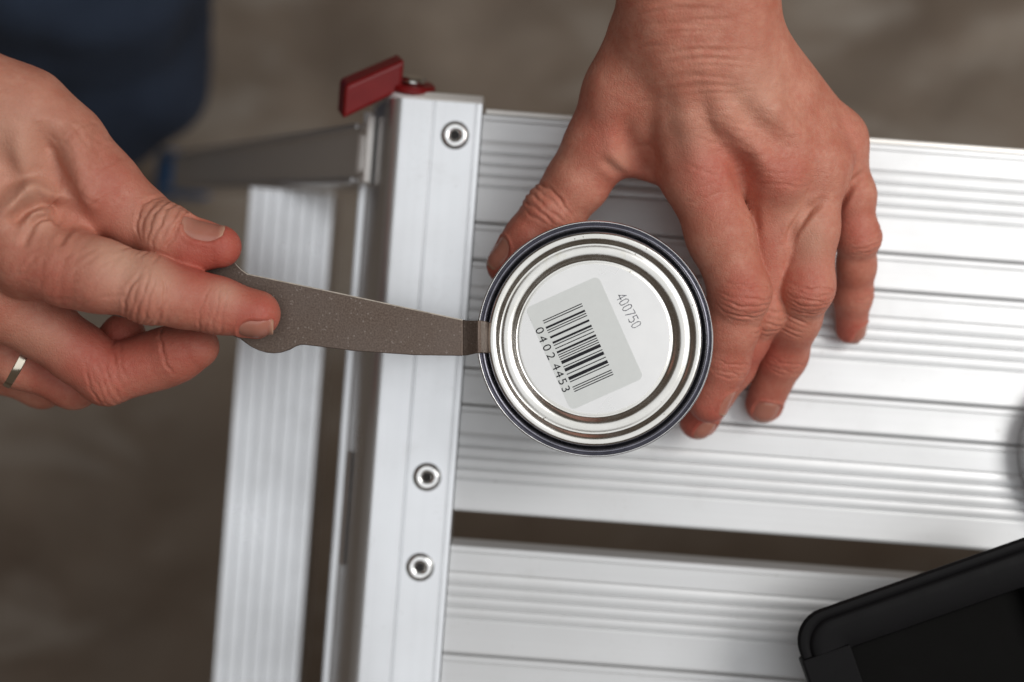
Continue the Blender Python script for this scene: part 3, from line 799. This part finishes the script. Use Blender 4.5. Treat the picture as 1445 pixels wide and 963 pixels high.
        for a in range(8):
            for b in range(a + 1, 8):
                if np.abs(cor[a] - cor[b]).sum() != 1: continue
                ia = cells + cor[a]; ib = cells + cor[b]
                va = val[ia[:, 0], ia[:, 1], ia[:, 2]]; vb = val[ib[:, 0], ib[:, 1], ib[:, 2]]
                m = (va < 0) != (vb < 0); t = np.where(m, va / np.where(va == vb, 1, va - vb), 0)
                acc[m] += (ia + (ib - ia) * t[:, None])[m]; num[m] += 1
        V = lo + acc / num[:, None] * res
        quads = []
        for axis in range(3):
            o1, o2 = (axis + 1) % 3, (axis + 2) % 3
            sl0 = [slice(1, d - 1) for d in dims]; sl1 = list(sl0)
            sl0[axis] = slice(0, dims[axis] - 1); sl1[axis] = slice(1, dims[axis])
            A, B = ins[tuple(sl0)], ins[tuple(sl1)]
            ch = np.argwhere(A != B); st = np.array([1, 1, 1]); st[axis] = 0; e = ch + st
            flip = A[ch[:, 0], ch[:, 1], ch[:, 2]]
            def off(a, b):
                q = e.copy(); q[:, o1] -= a; q[:, o2] -= b; return vid[q[:, 0], q[:, 1], q[:, 2]]
            Q = np.stack([off(0, 0), off(1, 0), off(1, 1), off(0, 1)], 1)
            Q[~flip] = Q[~flip][:, ::-1]; quads.append(Q)
        Q = np.concatenate(quads); Q = Q[(Q >= 0).all(1)]
        # one subdivision, then project back on the surface
        E = np.sort(np.stack([Q, np.roll(Q, -1, 1)], 2).reshape(-1, 2), 1)
        ue, inv = np.unique(E, axis=0, return_inverse=True); inv = inv.reshape(-1, 4)
        nv, ne = len(V), len(ue)
        V2 = np.concatenate([V, V[ue].mean(1), V[Q].mean(1)])
        fc = nv + ne + np.arange(len(Q))
        Q2 = np.concatenate([np.stack([Q[:, i], nv + inv[:, i], fc, nv + inv[:, i - 1]], 1) for i in range(4)])
        V2 = V2.astype(F)
        for it in range(3):
            d = np.concatenate([s.sdf(V2[i:i+300000]) for i in range(0, len(V2), 300000)])
            g = s.grad(V2); V2 = V2 - g * np.clip(d, -1, 1)[:, None]
            if it < 2:      # relax the grid pattern sideways
                ed = np.sort(np.stack([Q2, np.roll(Q2, -1, 1)], 2).reshape(-1, 2), 1)
                sm = np.zeros((len(V2), 3)); cn = np.zeros(len(V2))
                for a, b in ((0, 1), (1, 0)):
                    for c in range(3): sm[:, c] += np.bincount(ed[:, a], V2[ed[:, b], c], len(V2))
                    cn += np.bincount(ed[:, a], minlength=len(V2))
                lapl = sm / cn[:, None] - V2; lapl -= g * np.einsum('ij,ij->i', lapl, g)[:, None]
                V2 = (V2 + 0.6 * lapl).astype(F)
        g = s.grad(V2); p = V2.astype(float)
        p = p + g * s.displace(p, g)[:, None]
        red = np.zeros(len(p)); pale = np.zeros(len(p))
        for q, r, w in s.reds: red += w * np.exp(-((p - P(*q)) ** 2).sum(1) / r ** 2)
        for q, r, w in s.pales: pale += w * np.exp(-((p - P(*q)) ** 2).sum(1) / r ** 2)
        me = bpy.data.meshes.new(name)
        org = p.mean(0)
        co = (p - org) / 1000
        me.vertices.add(len(co)); me.vertices.foreach_set("co", co.ravel())
        me.loops.add(Q2.size); me.loops.foreach_set("vertex_index", Q2.ravel().astype(np.int32))
        me.polygons.add(len(Q2)); me.polygons.foreach_set("loop_start", np.arange(0, Q2.size, 4, dtype=np.int32))
        me.update(calc_edges=True)
        for nm, ar in (("redness", red), ("pale", pale)):
            at = me.attributes.new(nm, 'FLOAT', 'POINT'); at.data.foreach_set("value", np.clip(ar * 1.0, 0, 0.9).astype(F))
        me.polygons.foreach_set("use_smooth", np.ones(len(Q2), bool))
        o = link(name, me, M['skin'], parent)
        o.location = W(org) - parent.location
        for nl in s.nails: s.make_nail(nl, o, org)
        return o
    def make_nail(s, nl, parent, org):
        nu, nvv = 22, 16
        vs = []; al = []
        us = np.linspace(-1, 1, nu); vv = np.linspace(-1, 1, nvv)
        pts = []
        for u in us:
            for v in vv:
                # superelliptic outline: squeeze the width near the ends
                base = (1 - abs(min(u, 0)) ** 3.2 * 0.62) * (1 - max(u, 0) ** 4 * 0.30)
                uu = u - (0.10 * (v ** 2) if u > 0.5 else 0.0) * (u - 0.5) / 0.5
                pts.append(nl['c'] + nl['t'] * uu * nl['L'] / 2 + nl['b'] * v * base * nl['W'] / 2 + nl['n'] * 6)
                al.append((u + 1) / 2)
        p = np.array(pts, F); dirn = nl['n'].astype(F)
        for _ in range(30): p = p - dirn * np.clip(s.sdf(p), -2, 2)[:, None] * F(0.8)
        p = p.astype(float)
        # keep the plate a smooth shallow arch
        k = 0
        hts = (p - nl['c']) @ nl['n']
        for i, u in enumerate(us):
            for j, v in enumerate(vv):
                edge = max(abs(v) ** 6, (abs(min(u, 0))) ** 8)
                lift = -0.10 + 0.12 * (1 - v * v) - 0.45 * edge + (0.10 * max(0, u - 0.6) / 0.4)
                # do not let the free end dive around the finger tip
                lim = hts[(nu // 2) * nvv + j]
                hh = max(hts[k], lim - 1.6 - 0.6 * abs(u)) if u > 0 else hts[k]
                p[k] += nl['n'] * (lift + hh - hts[k]); k += 1
        f = [(i*nvv+j, i*nvv+j+1, (i+1)*nvv+j+1, (i+1)*nvv+j) for i in range(nu - 1) for j in range(nvv - 1)]
        o = mesh("fingernail", [tuple(q - org) for q in p], f, M['nail'], parent, True)
        me = o.data
        at = me.attributes.new("along", 'FLOAT', 'POINT'); at.data.foreach_set("value", np.array(al, F))
        fn = np.mean([np.array(pl.normal) for pl in me.polygons], 0)
        if fn @ nl['n'] < 0: me.flip_normals()
        so = o.modifiers.new("thickness", 'SOLIDIFY'); so.thickness = 0.00035; so.offset = -1

person = empty("person", (W(P(150, 90, -470))).to_tuple()[:2] + (0.0,))
tag(person, "person in dark jeans kneeling over the platform, both bare hands working on the tin", "person")

# ---- hand steadying the tin
def hand_on_tin():
    h = Hand()
    # forearm and wrist
    h.bone((948, -420, 58, 27), (952, -120, 22, 21), (955, 0, 10, 18.5), (958, 60, 5, 17))
    h.bone((1010, -420, 58, 27), (1018, -120, 22, 20), (1018, 0, 10, 18), (1022, 60, 4, 16))
    # metacarpals
    h.bone((950, 60, 4, 16), (985, 250, -8, 12.2)); h.bone((985, 60, 7, 16), (1095, 240, -9, 12.0))
    h.bone((1015, 60, 4, 16), (1152, 228, -16, 11.2)); h.bone((1035, 50, 0, 15), (1181, 196, -26, 9.6))
    h.bone((1000, 110, -16, 17), (1080, 200, -27, 15)); h.bone((960, 90, -12, 16), (1030, 190, -25, 15))
    # thumb metacarpal, thenar pad and the web
    h.bone((915, 60, -4, 15), (884, 130, -9, 14), (846, 205, -17, 12.0), k=8)
    h.bone((925, 100, -14, 15), (915, 175, -17, 11.5), k=9)
    h.bone((858, 205, -18, 8.5), (905, 218, -19, 7.0), (958, 235, -17, 9.0), k=7)
    # fingers
    h.finger((985, 250, -8, 12.2), (1016, 330, -7, 11.6), (1044, 412, -10, 10.3), (1029, 470, -17, 9.5), (1022, 508, -22, 8.9), (1001, 568, -28, 7.6), kp=5,
             extra=[(1046, 414, -7, 8.6)])
    h.finger((1095, 240, -9, 12), (1089, 335, -18, 10.0), (1070, 436, -24, 9.4), (1048, 480, -30, 9.0), (1032, 516, -36, 8.6), (985, 594, -46, 7.2), kp=5, extra=[(1074, 440, -21, 7.8)])
    h.finger((1152, 228, -16, 11.2), (1145, 325, -15, 9.3), (1138, 405, -18, 9.6), (1122, 452, -28, 8.7), (1106, 502, -40, 8.4), (1077, 571, -52.5, 7.2), extra=[(1139, 405, -15.5, 8.2)])
    h.finger((1181, 196, -26, 9.8), (1205, 275, -28, 7.4), (1210, 334, -31, 7.4), (1208, 375, -38, 6.9), (1204, 416, -46, 6.9), (1201, 464, -54.5, 6.0), extra=[(1211, 334, -29.5, 6.4)])
    h.finger((846, 205, -17, 12.0), (815, 257, -21, 11.2), (782, 303, -25, 10.6), (752, 337, -26, 10.0), (716, 374, -27, 7.8), kp=6, extra=[(776, 300, -22, 8.4)])
    # knuckle heads and extensor tendons, the vein on the back of the hand
    for q in ((988, 252, -2.2, 8.5), (1097, 243, -3.0, 8.5), (1155, 230, -11.0, 8.0), (1183, 198, -21.5, 7.0)):
        h.bone(q, (q[0] + 2, q[1] + 6, q[2], q[3]), k=5)
    h.bone((990, 90, 17.5, 4), (1020, 160, 10.5, 3.6), (1088, 232, 2.0, 3.5), k=5)
    h.bone((1020, 90, 15.5, 4), (1080, 155, 7, 3.6), (1148, 222, -5.5, 3.2), k=5)
    h.bone((965, 90, 15, 4), (975, 170, 7.5, 3.6), (985, 240, 2.2, 3.4), k=5)
    h.bone((1055, 70, 11.0, 2.6), (1085, 115, 8.5, 2.6), (1118, 150, 2.0, 2.4), (1150, 190, -3.5, 2.2), k=3.5)
    h.fold([(880, 160, 3), (886, 200, 0), (905, 230, -5), (935, 262, -7)], 1.6, 3.2)
    h.fold([(845, 225, -8), (868, 240, -9), (890, 252, -12)], 0.7, 1.6)
    h.fold([(1064, 268, 3), (1069, 300, 1), (1072, 340, -2)], 0.7, 1.6)
    h.fold([(1165, 278, -6), (1140, 298, -8), (1118, 325, -9), (1108, 350, -10)], 1.6, 1.5)
    h.fold([(1222, 240, -20), (1200, 262, -20), (1182, 298, -22)], 1.3, 1.4)
    h.fold([(1040, 150, 14), (1075, 185, 10), (1120, 240, 3)], 0.9, 4.0)
    h.fold([(1100, 110, 10), (1135, 150, 6), (1165, 200, 0)], 1.1, 3.6)
    h.fold([(1042, 210, 9), (1050, 245, 6), (1058, 275, 3)], 1.3, 3.6)
    D = (0, 0, 1)
    h.crease((1044, 412, -10), (1029, 470, -17), (0.25, 0.15, 1), [-7.2, -5.2, -2.6, 0.0, 2.6, 4.8, 6.6], 0.62, 0.55, 1.0, 2.2, 10.3, 0.35)
    h.crease((1022, 508, -22), (1001, 568, -28), (0.35, 0, 1), [-2.6, -0.8, 1.2, 3.0], 0.36, 0.5, 0.9, 0.8, 9)
    h.crease((1070, 436, -24), (1048, 480, -30), (0.5, 0, 1), [-5, -2.6, 0, 2.6, 5], 0.6, 0.55, 1.1, 2, 9.8, 0.4)
    h.crease((1138, 405, -18), (1122, 452, -28), (0.1, 0.2, 1), [-6.4, -4.4, -2.2, 0, 2.2, 4.3], 0.56, 0.55, 0.95, 2.2, 9.7, 0.35)
    h.crease((1106, 502, -40), (1077, 571, -52.5), (0.15, 0.2, 1), [-2.4, -0.7, 1.0, 2.6], 0.36, 0.5, 0.9, 0.6, 8.4)
    h.crease((1210, 334, -31), (1208, 375, -38), (0.45, 0.1, 1), [-4.6, -2.6, -0.4, 1.8, 3.6], 0.55, 0.5, 1.0, 1.6, 7.4, 0.35)
    h.crease((1204, 416, -46), (1201, 464, -54), (0.5, 0.1, 1), [-2, 0, 1.8], 0.3, 0.5, 0.9, 0.5, 7)
    h.crease((780, 303, -25), (752, 337, -26), (-0.55, 0.35, 0.8), [-6.2, -3.6, -0.6, 2.4, 5.0], 0.85, 0.65, 1.15, 1.6, 10.6, 0.4)
    # knuckle skin and fine wrist lines
    h.crease((1000, 262, -6), (1020, 330, -7), (0.1, 0, 1), [-6.5, -4.5, -2.4, -0.4, 1.8, 4.0], 0.22, 0.7, 0.9, 1.5, 12)
    h.crease((1098, 245, -8), (1090, 320, -10), (0.1, 0, 1), [-6, -4, -2, 0, 2.2, 4.4], 0.26, 0.6, 0.9, 2.0, 12)
    rng = random.Random(5)
    for i in range(26):
        y = -6 + i * 5.2 + rng.uniform(-2, 2); xa = 880 + rng.uniform(0, 90); xb = xa + rng.uniform(60, 140)
        h.fold([(xa, y + 6, 22), ((xa + xb) / 2, y + rng.uniform(-3, 3), 26), (xb, y + 4, 22)], rng.uniform(0.08, 0.20), 0.65)
    for i in range(34):
        x = 985 + rng.uniform(-70, 140); y = 150 + rng.uniform(-30, 110); an = rng.uniform(-0.6, 0.6); l = rng.uniform(12, 34)
        h.fold([(x - l * math.cos(an), y - l * math.sin(an), 10), (x, y + rng.uniform(-2, 2), 10), (x + l * math.cos(an), y + l * math.sin(an), 8)], rng.uniform(0.06, 0.15), 0.7)
    for q, r, w in (((1020, 250, 5), 15, 0.45), ((1112, 250, 3), 11, 0.5), ((985, 225, 6), 12, 0.35), ((1048, 418, 0), 9, 0.65), ((1142, 408, -9), 9, 0.55), ((1214, 336, -24), 8, 0.5), ((1185, 200, -15), 9, 0.4),
                    ((760, 320, -18), 12, 0.45), ((716, 374, -22), 11, 0.8), ((855, 180, -4), 12, 0.4), ((880, 240, -16), 12, 0.5), ((1000, 580, -24), 12, 0.7), ((984, 600, -42), 12, 0.9), ((1077, 575, -48), 11, 0.75), ((1201, 470, -50), 10, 0.8),
                    ((1020, 505, -18), 12, 0.45), ((1110, 500, -34), 11, 0.4), ((1060, 500, -30), 12, 0.7), ((1170, 300, -25), 9, 0.5), ((1204, 400, -42), 9, 0.4), ((1095, 350, -8), 10, 0.35)):
        h.reds.append((q, r, w))
    for q, r, w in (((975, 190, 8), 10, 0.3), ((1060, 130, 12), 14, 0.35), ((940, 285, 3), 7, 0.3), ((1130, 300, -4), 9, 0.3), ((1145, 345, -6), 7, 0.3), ((870, 225, -9), 6, 0.4)): h.pales.append((q, r, w))
    h.nail((1008, 558, -27), (997, 588, -30), (0.80, 0.2, 0.6), 10.5, 9.5)
    h.nail((989, 597, -46), (975, 620, -49), (0.45, 0.1, 0.9), 9.0, 9.0)
    h.nail((1080, 569, -52), (1070, 593, -56.5), (0.15, 0.25, 1), 10.0, 10.5)
    h.nail((1203, 468, -54), (1202, 486, -57), (0.85, 0.1, 0.75), 9.0, 8.5)
    h.nail((718, 371, -27), (695, 394, -28), (-0.75, 0.35, 0.6), 12, 11)
    o = h.build("hand", person)
    o["label"] = "pinkish bare hand curled around the side of the tin"
    return o
hand_on_tin()

# ---- hand gripping the opener
def hand_with_opener():
    h = Hand()
    # forearm, wrist, back of the hand
    h.bone((-560, -60, 70, 31), (-300, 70, 42, 24), (-130, 165, 24, 19), (-60, 190, 20, 18))
    h.bone((-540, 30, 40, 30), (-290, 150, 18, 23), (-130, 240, 8, 20), (-60, 280, 4, 19))
    h.bone((-90, 215, 20, 18), (45, 362, 17, 13.2)); h.bone((-90, 260, 10, 19), (5, 425, 3, 13)); h.bone((-100, 300, -2, 18), (-40, 465, -11, 12))
    h.bone((-60, 220, 6, 18), (30, 330, 0, 14))
    # thumb metacarpal
    h.bone((-70, 130, 22, 19), (30, 168, 17, 16.5), (85, 208, 14, 14.5), (140, 262, 12, 12.6), k=7)
    h.bone((20, 210, 8, 15), (75, 265, 3, 11), k=8)
    h.bone((30, 280, 14, 13.5), (70, 296, 13, 12.0), (96, 322, 11, 9.5), k=6)
    # fingers: index on the face of the tool, thumb beside it, the others curled beneath
    h.finger((45, 362, 18, 13.4), (95, 378, 21, 12.4), (140, 389, 22, 12.0), (212, 408, 20, 10.8), (262, 421, 17, 9.8), (306, 431, 15, 9.2), (362, 444, 14, 8.1), kp=5.5, extra=[(211, 411, 22.5, 9.0)])
    h.finger((140, 262, 9, 12.6), (190, 305, 7, 11.2), (236, 333, 7.5, 10.0), (272, 347, 11, 8.3), (310, 348, 12, 7.4), kp=6, extra=[(234, 326, 13, 8.8)])
    h.finger((5, 425, 3, 13), (60, 460, -2, 11.2), (110, 498, -7, 10.4), (152, 531, -10, 10.0), (195, 517, -11, 9.6), (228, 506, -11, 9.9), (252, 498, -9, 9.4), (277, 489, -7, 7.9), kp=6)
    h.finger((-40, 465, -11, 12), (30, 510, -18, 9.6), (104, 541, -25, 9.0), (150, 505, -24, 8.8), (174, 474, -21, 8.2), kp=6)
    h.finger((-80, 470, -26, 11), (-10, 520, -34, 8.5), (60, 545, -40, 8.0), (110, 510, -38, 7.5), (130, 490, -36, 7.0), kp=6)
    # folded skin where the thumb closes against the index knuckle
    h.fold([(-6, 330, 30), (8, 300, 30), (26, 276, 30), (52, 261, 30), (78, 270, 27), (98, 298, 22)], -3.2, 3.2)
    h.fold([(16, 318, 30), (34, 296, 30), (54, 285, 30), (76, 290, 28), (94, 310, 24)], 4.2, 1.9)
    h.fold([(40, 322, 30), (52, 309, 30), (66, 303, 30), (84, 312, 28)], 2.2, 1.2)
    h.fold([(46, 318, 30), (40, 334, 30), (34, 352, 30)], 0.8, 1.3)
    h.fold([(94, 318, 26), (95, 332, 27), (88, 350, 28)], 0.8, 1.3)
    h.fold([(70, 172, 26), (76, 225, 24), (88, 272, 20), (105, 306, 17), (124, 330, 16)], 6.0, 4.6)
    h.fold([(-10, 268, 32), (20, 252, 32), (48, 244, 30), (70, 250, 26)], 1.0, 2.4)
    rng = random.Random(9)
    for i in range(46):
        x = 110 + rng.uniform(-25, 70); y = 225 + rng.uniform(-45, 70); an = 1.2 + rng.uniform(-0.7, 0.5); l = rng.uniform(8, 22)
        h.fold([(x - l * math.cos(an), y - l * math.sin(an), 20), (x, y, 21), (x + l * math.cos(an), y + l * math.sin(an), 20)], rng.uniform(0.08, 0.2), 0.65)
    for i in range(40):
        x = 110 + rng.uniform(-80, 60); y = 390 + rng.uniform(-30, 45); an = -0.5 + rng.uniform(-0.5, 0.5); l = rng.uniform(8, 22)
        h.fold([(x - l * math.cos(an), y - l * math.sin(an), 27), (x, y, 27), (x + l * math.cos(an), y + l * math.sin(an), 27)], rng.uniform(0.06, 0.16), 0.65)
    TD = (0.1, 0.62, 0.78)
    h.crease((234, 326, 13), (272, 342, 13), (0.05, 0.5, 0.85), [-9.5, -6.6, -3.6, -0.6, 2.4, 5.2], 1.0, 0.75, 1.25, 2.0, 10.0, 0.5)
    ID = (-0.05, -0.55, 0.85)
    h.crease((212, 409, 20), (262, 421, 17), ID, [-6.8, -4.6, -2.2, 0.4, 2.8, 5.2, 7.4], 0.85, 0.62, 1.0, 2.6, 10.4, 0.5)
    h.crease((306, 431, 15), (362, 444, 14), ID, [-3.5, -1.0, 1.4, 4.0], 0.42, 0.5, 1.15, 0.8, 9.2)
    h.crease((118, 384, 18), (160, 395, 18), (0, 0.1, 1), [-9, -5.5, -2, 2, 6], 0.14, 1.0, 1.2, 0.5, 11.6)
    h.crease((152, 531, -10), (195, 517, -11), (0.0, -0.5, 0.8), [-5, -2.6, 0, 2.4], 0.42, 0.6, 1.1, 1, 10)
    h.crease((252, 498, -9), (277, 489, -7), (0.1, 0.5, 0.8), [-0.4], 0.8, 0.7, 1.1, 0.2, 9.2)
    h.crease((196, 515, -11), (228, 506, -11), (0, 0.5, 0.8), [-5.5, -3.0], 0.5, 0.8, 1.0, 0.3, 9.6)
    # fine slanting lines on the thumb's base
    h.crease((140, 255, 12), (190, 300, 12.5), (0.2, 0.3, 1), [-12, -9.2, -6.4, -3.6, -1, 1.8, 4.6, 7.4, 10], 0.20, 0.7, 1.1, 0.6, 13)
    for q, r, w in (((330, 438, 20), 16, 0.5), ((375, 450, 18), 10, 0.6), ((300, 360, 17), 12, 0.75), ((325, 345, 16), 10, 0.85), ((205, 415, 26), 9, 0.5), ((150, 270, 22), 16, 0.5), ((110, 480, 2), 14, 0.5),
                    ((150, 540, -2), 15, 0.4), ((220, 505, -3), 14, 0.45), ((275, 490, 0), 12, 0.5), ((172, 474, -14), 13, 0.6), ((125, 410, 26), 14, 0.35), ((60, 390, 28), 12, 0.4), ((80, 530, -14), 14, 0.5), ((250, 380, 20), 12, 0.45)):
        h.reds.append((q, r, w))
    for q, r, w in (((15, 200, 36), 22, 0.45), ((60, 290, 32), 12, 0.4), ((185, 385, 27), 11, 0.5), ((225, 400, 27), 7, 0.45), ((215, 300, 22), 9, 0.35), ((60, 480, 8), 10, 0.3), ((318, 412, 23), 6, 0.5), ((150, 360, 29), 10, 0.35)): h.pales.append((q, r, w))
    h.nail((293, 348, 12), (333, 346, 12), (0.0, 0.80, 0.62), 14.0, 10.5)
    h.nail((368, 446, 14), (405, 455, 13.4), (0.05, -0.95, 0.62), 11.5, 10.5)
    o = h.build("hand", person)
    o["label"] = "bare hand pinching the steel opener, wearing a thin metal ring"
    # ring on the ring finger
    a = P(14, 501, -16.4); b = P(40, 513, -18.8); ax = Vector(b - a).normalized()
    u = ax.orthogonal().normalized(); w = ax.cross(u); org = np.array([0.0, 0, 0])
    v = []; f = []; seg = 48; prof = [(10.3, -1.3), (10.7, -1.5), (11.0, -1.2), (11.1, 0.0), (11.0, 1.2), (10.7, 1.5), (10.3, 1.3)]
    c = Vector(P(28, 508, -17.8))
    for r, s in prof:
        for k in range(seg):
            an = 2 * math.pi * k / seg; v.append(tuple(c + ax * s + (u * math.cos(an) + w * math.sin(an)) * r))
    n = len(prof)
    for i in range(n):
        for k in range(seg): f.append((i*seg+k, i*seg+(k+1)%seg, ((i+1)%n)*seg+(k+1)%seg, ((i+1)%n)*seg+k))
    ringo = auto_smooth(mesh("ring", v, f, M['gold'], o), 40)
    ringo.location = Vector((0, 0, RIM_Z)) - person.location - o.location
    return o
hand_with_opener()

# ---- the kneeling leg in jeans
def jeans():
    h = Hand(); h.kp = 60.0
    def G(px, py, d, r): return (px, py, 500.0 - d, r)
    h.bone(G(20, -440, 720, 90), G(70, -150, 840, 82), G(118, 66, 965, 74), k=60)
    h.bone(G(118, 66, 972, 70), G(40, -330, 985, 62), k=40)
    h.fingers = [([(P(116, 72, -455).astype(F), P(110, 56, -455).astype(F), 70.0, 70.0)], 30, 30)]
    lo, hi = h.bounds()
    base_disp = h.displace
    def disp(p, n):
        q = p * 0.02
        a = np.sin(q[:, 0] * 2.1 + q[:, 1] * 3.3 + 1.2 * np.sin(q[:, 2] * 2)) + 0.6 * np.sin(q[:, 1] * 6.1 - q[:, 0] * 3.1 + np.sin(q[:, 0] * 4))
        return 2.4 * a
    h.displace = disp
    o = h.build("jeans_leg", person, res=6.0)
    o.data.materials.clear(); o.data.materials.append(M['denim'])
    o["label"] = "knee in dark blue jeans resting on the dust sheet"
jeans()
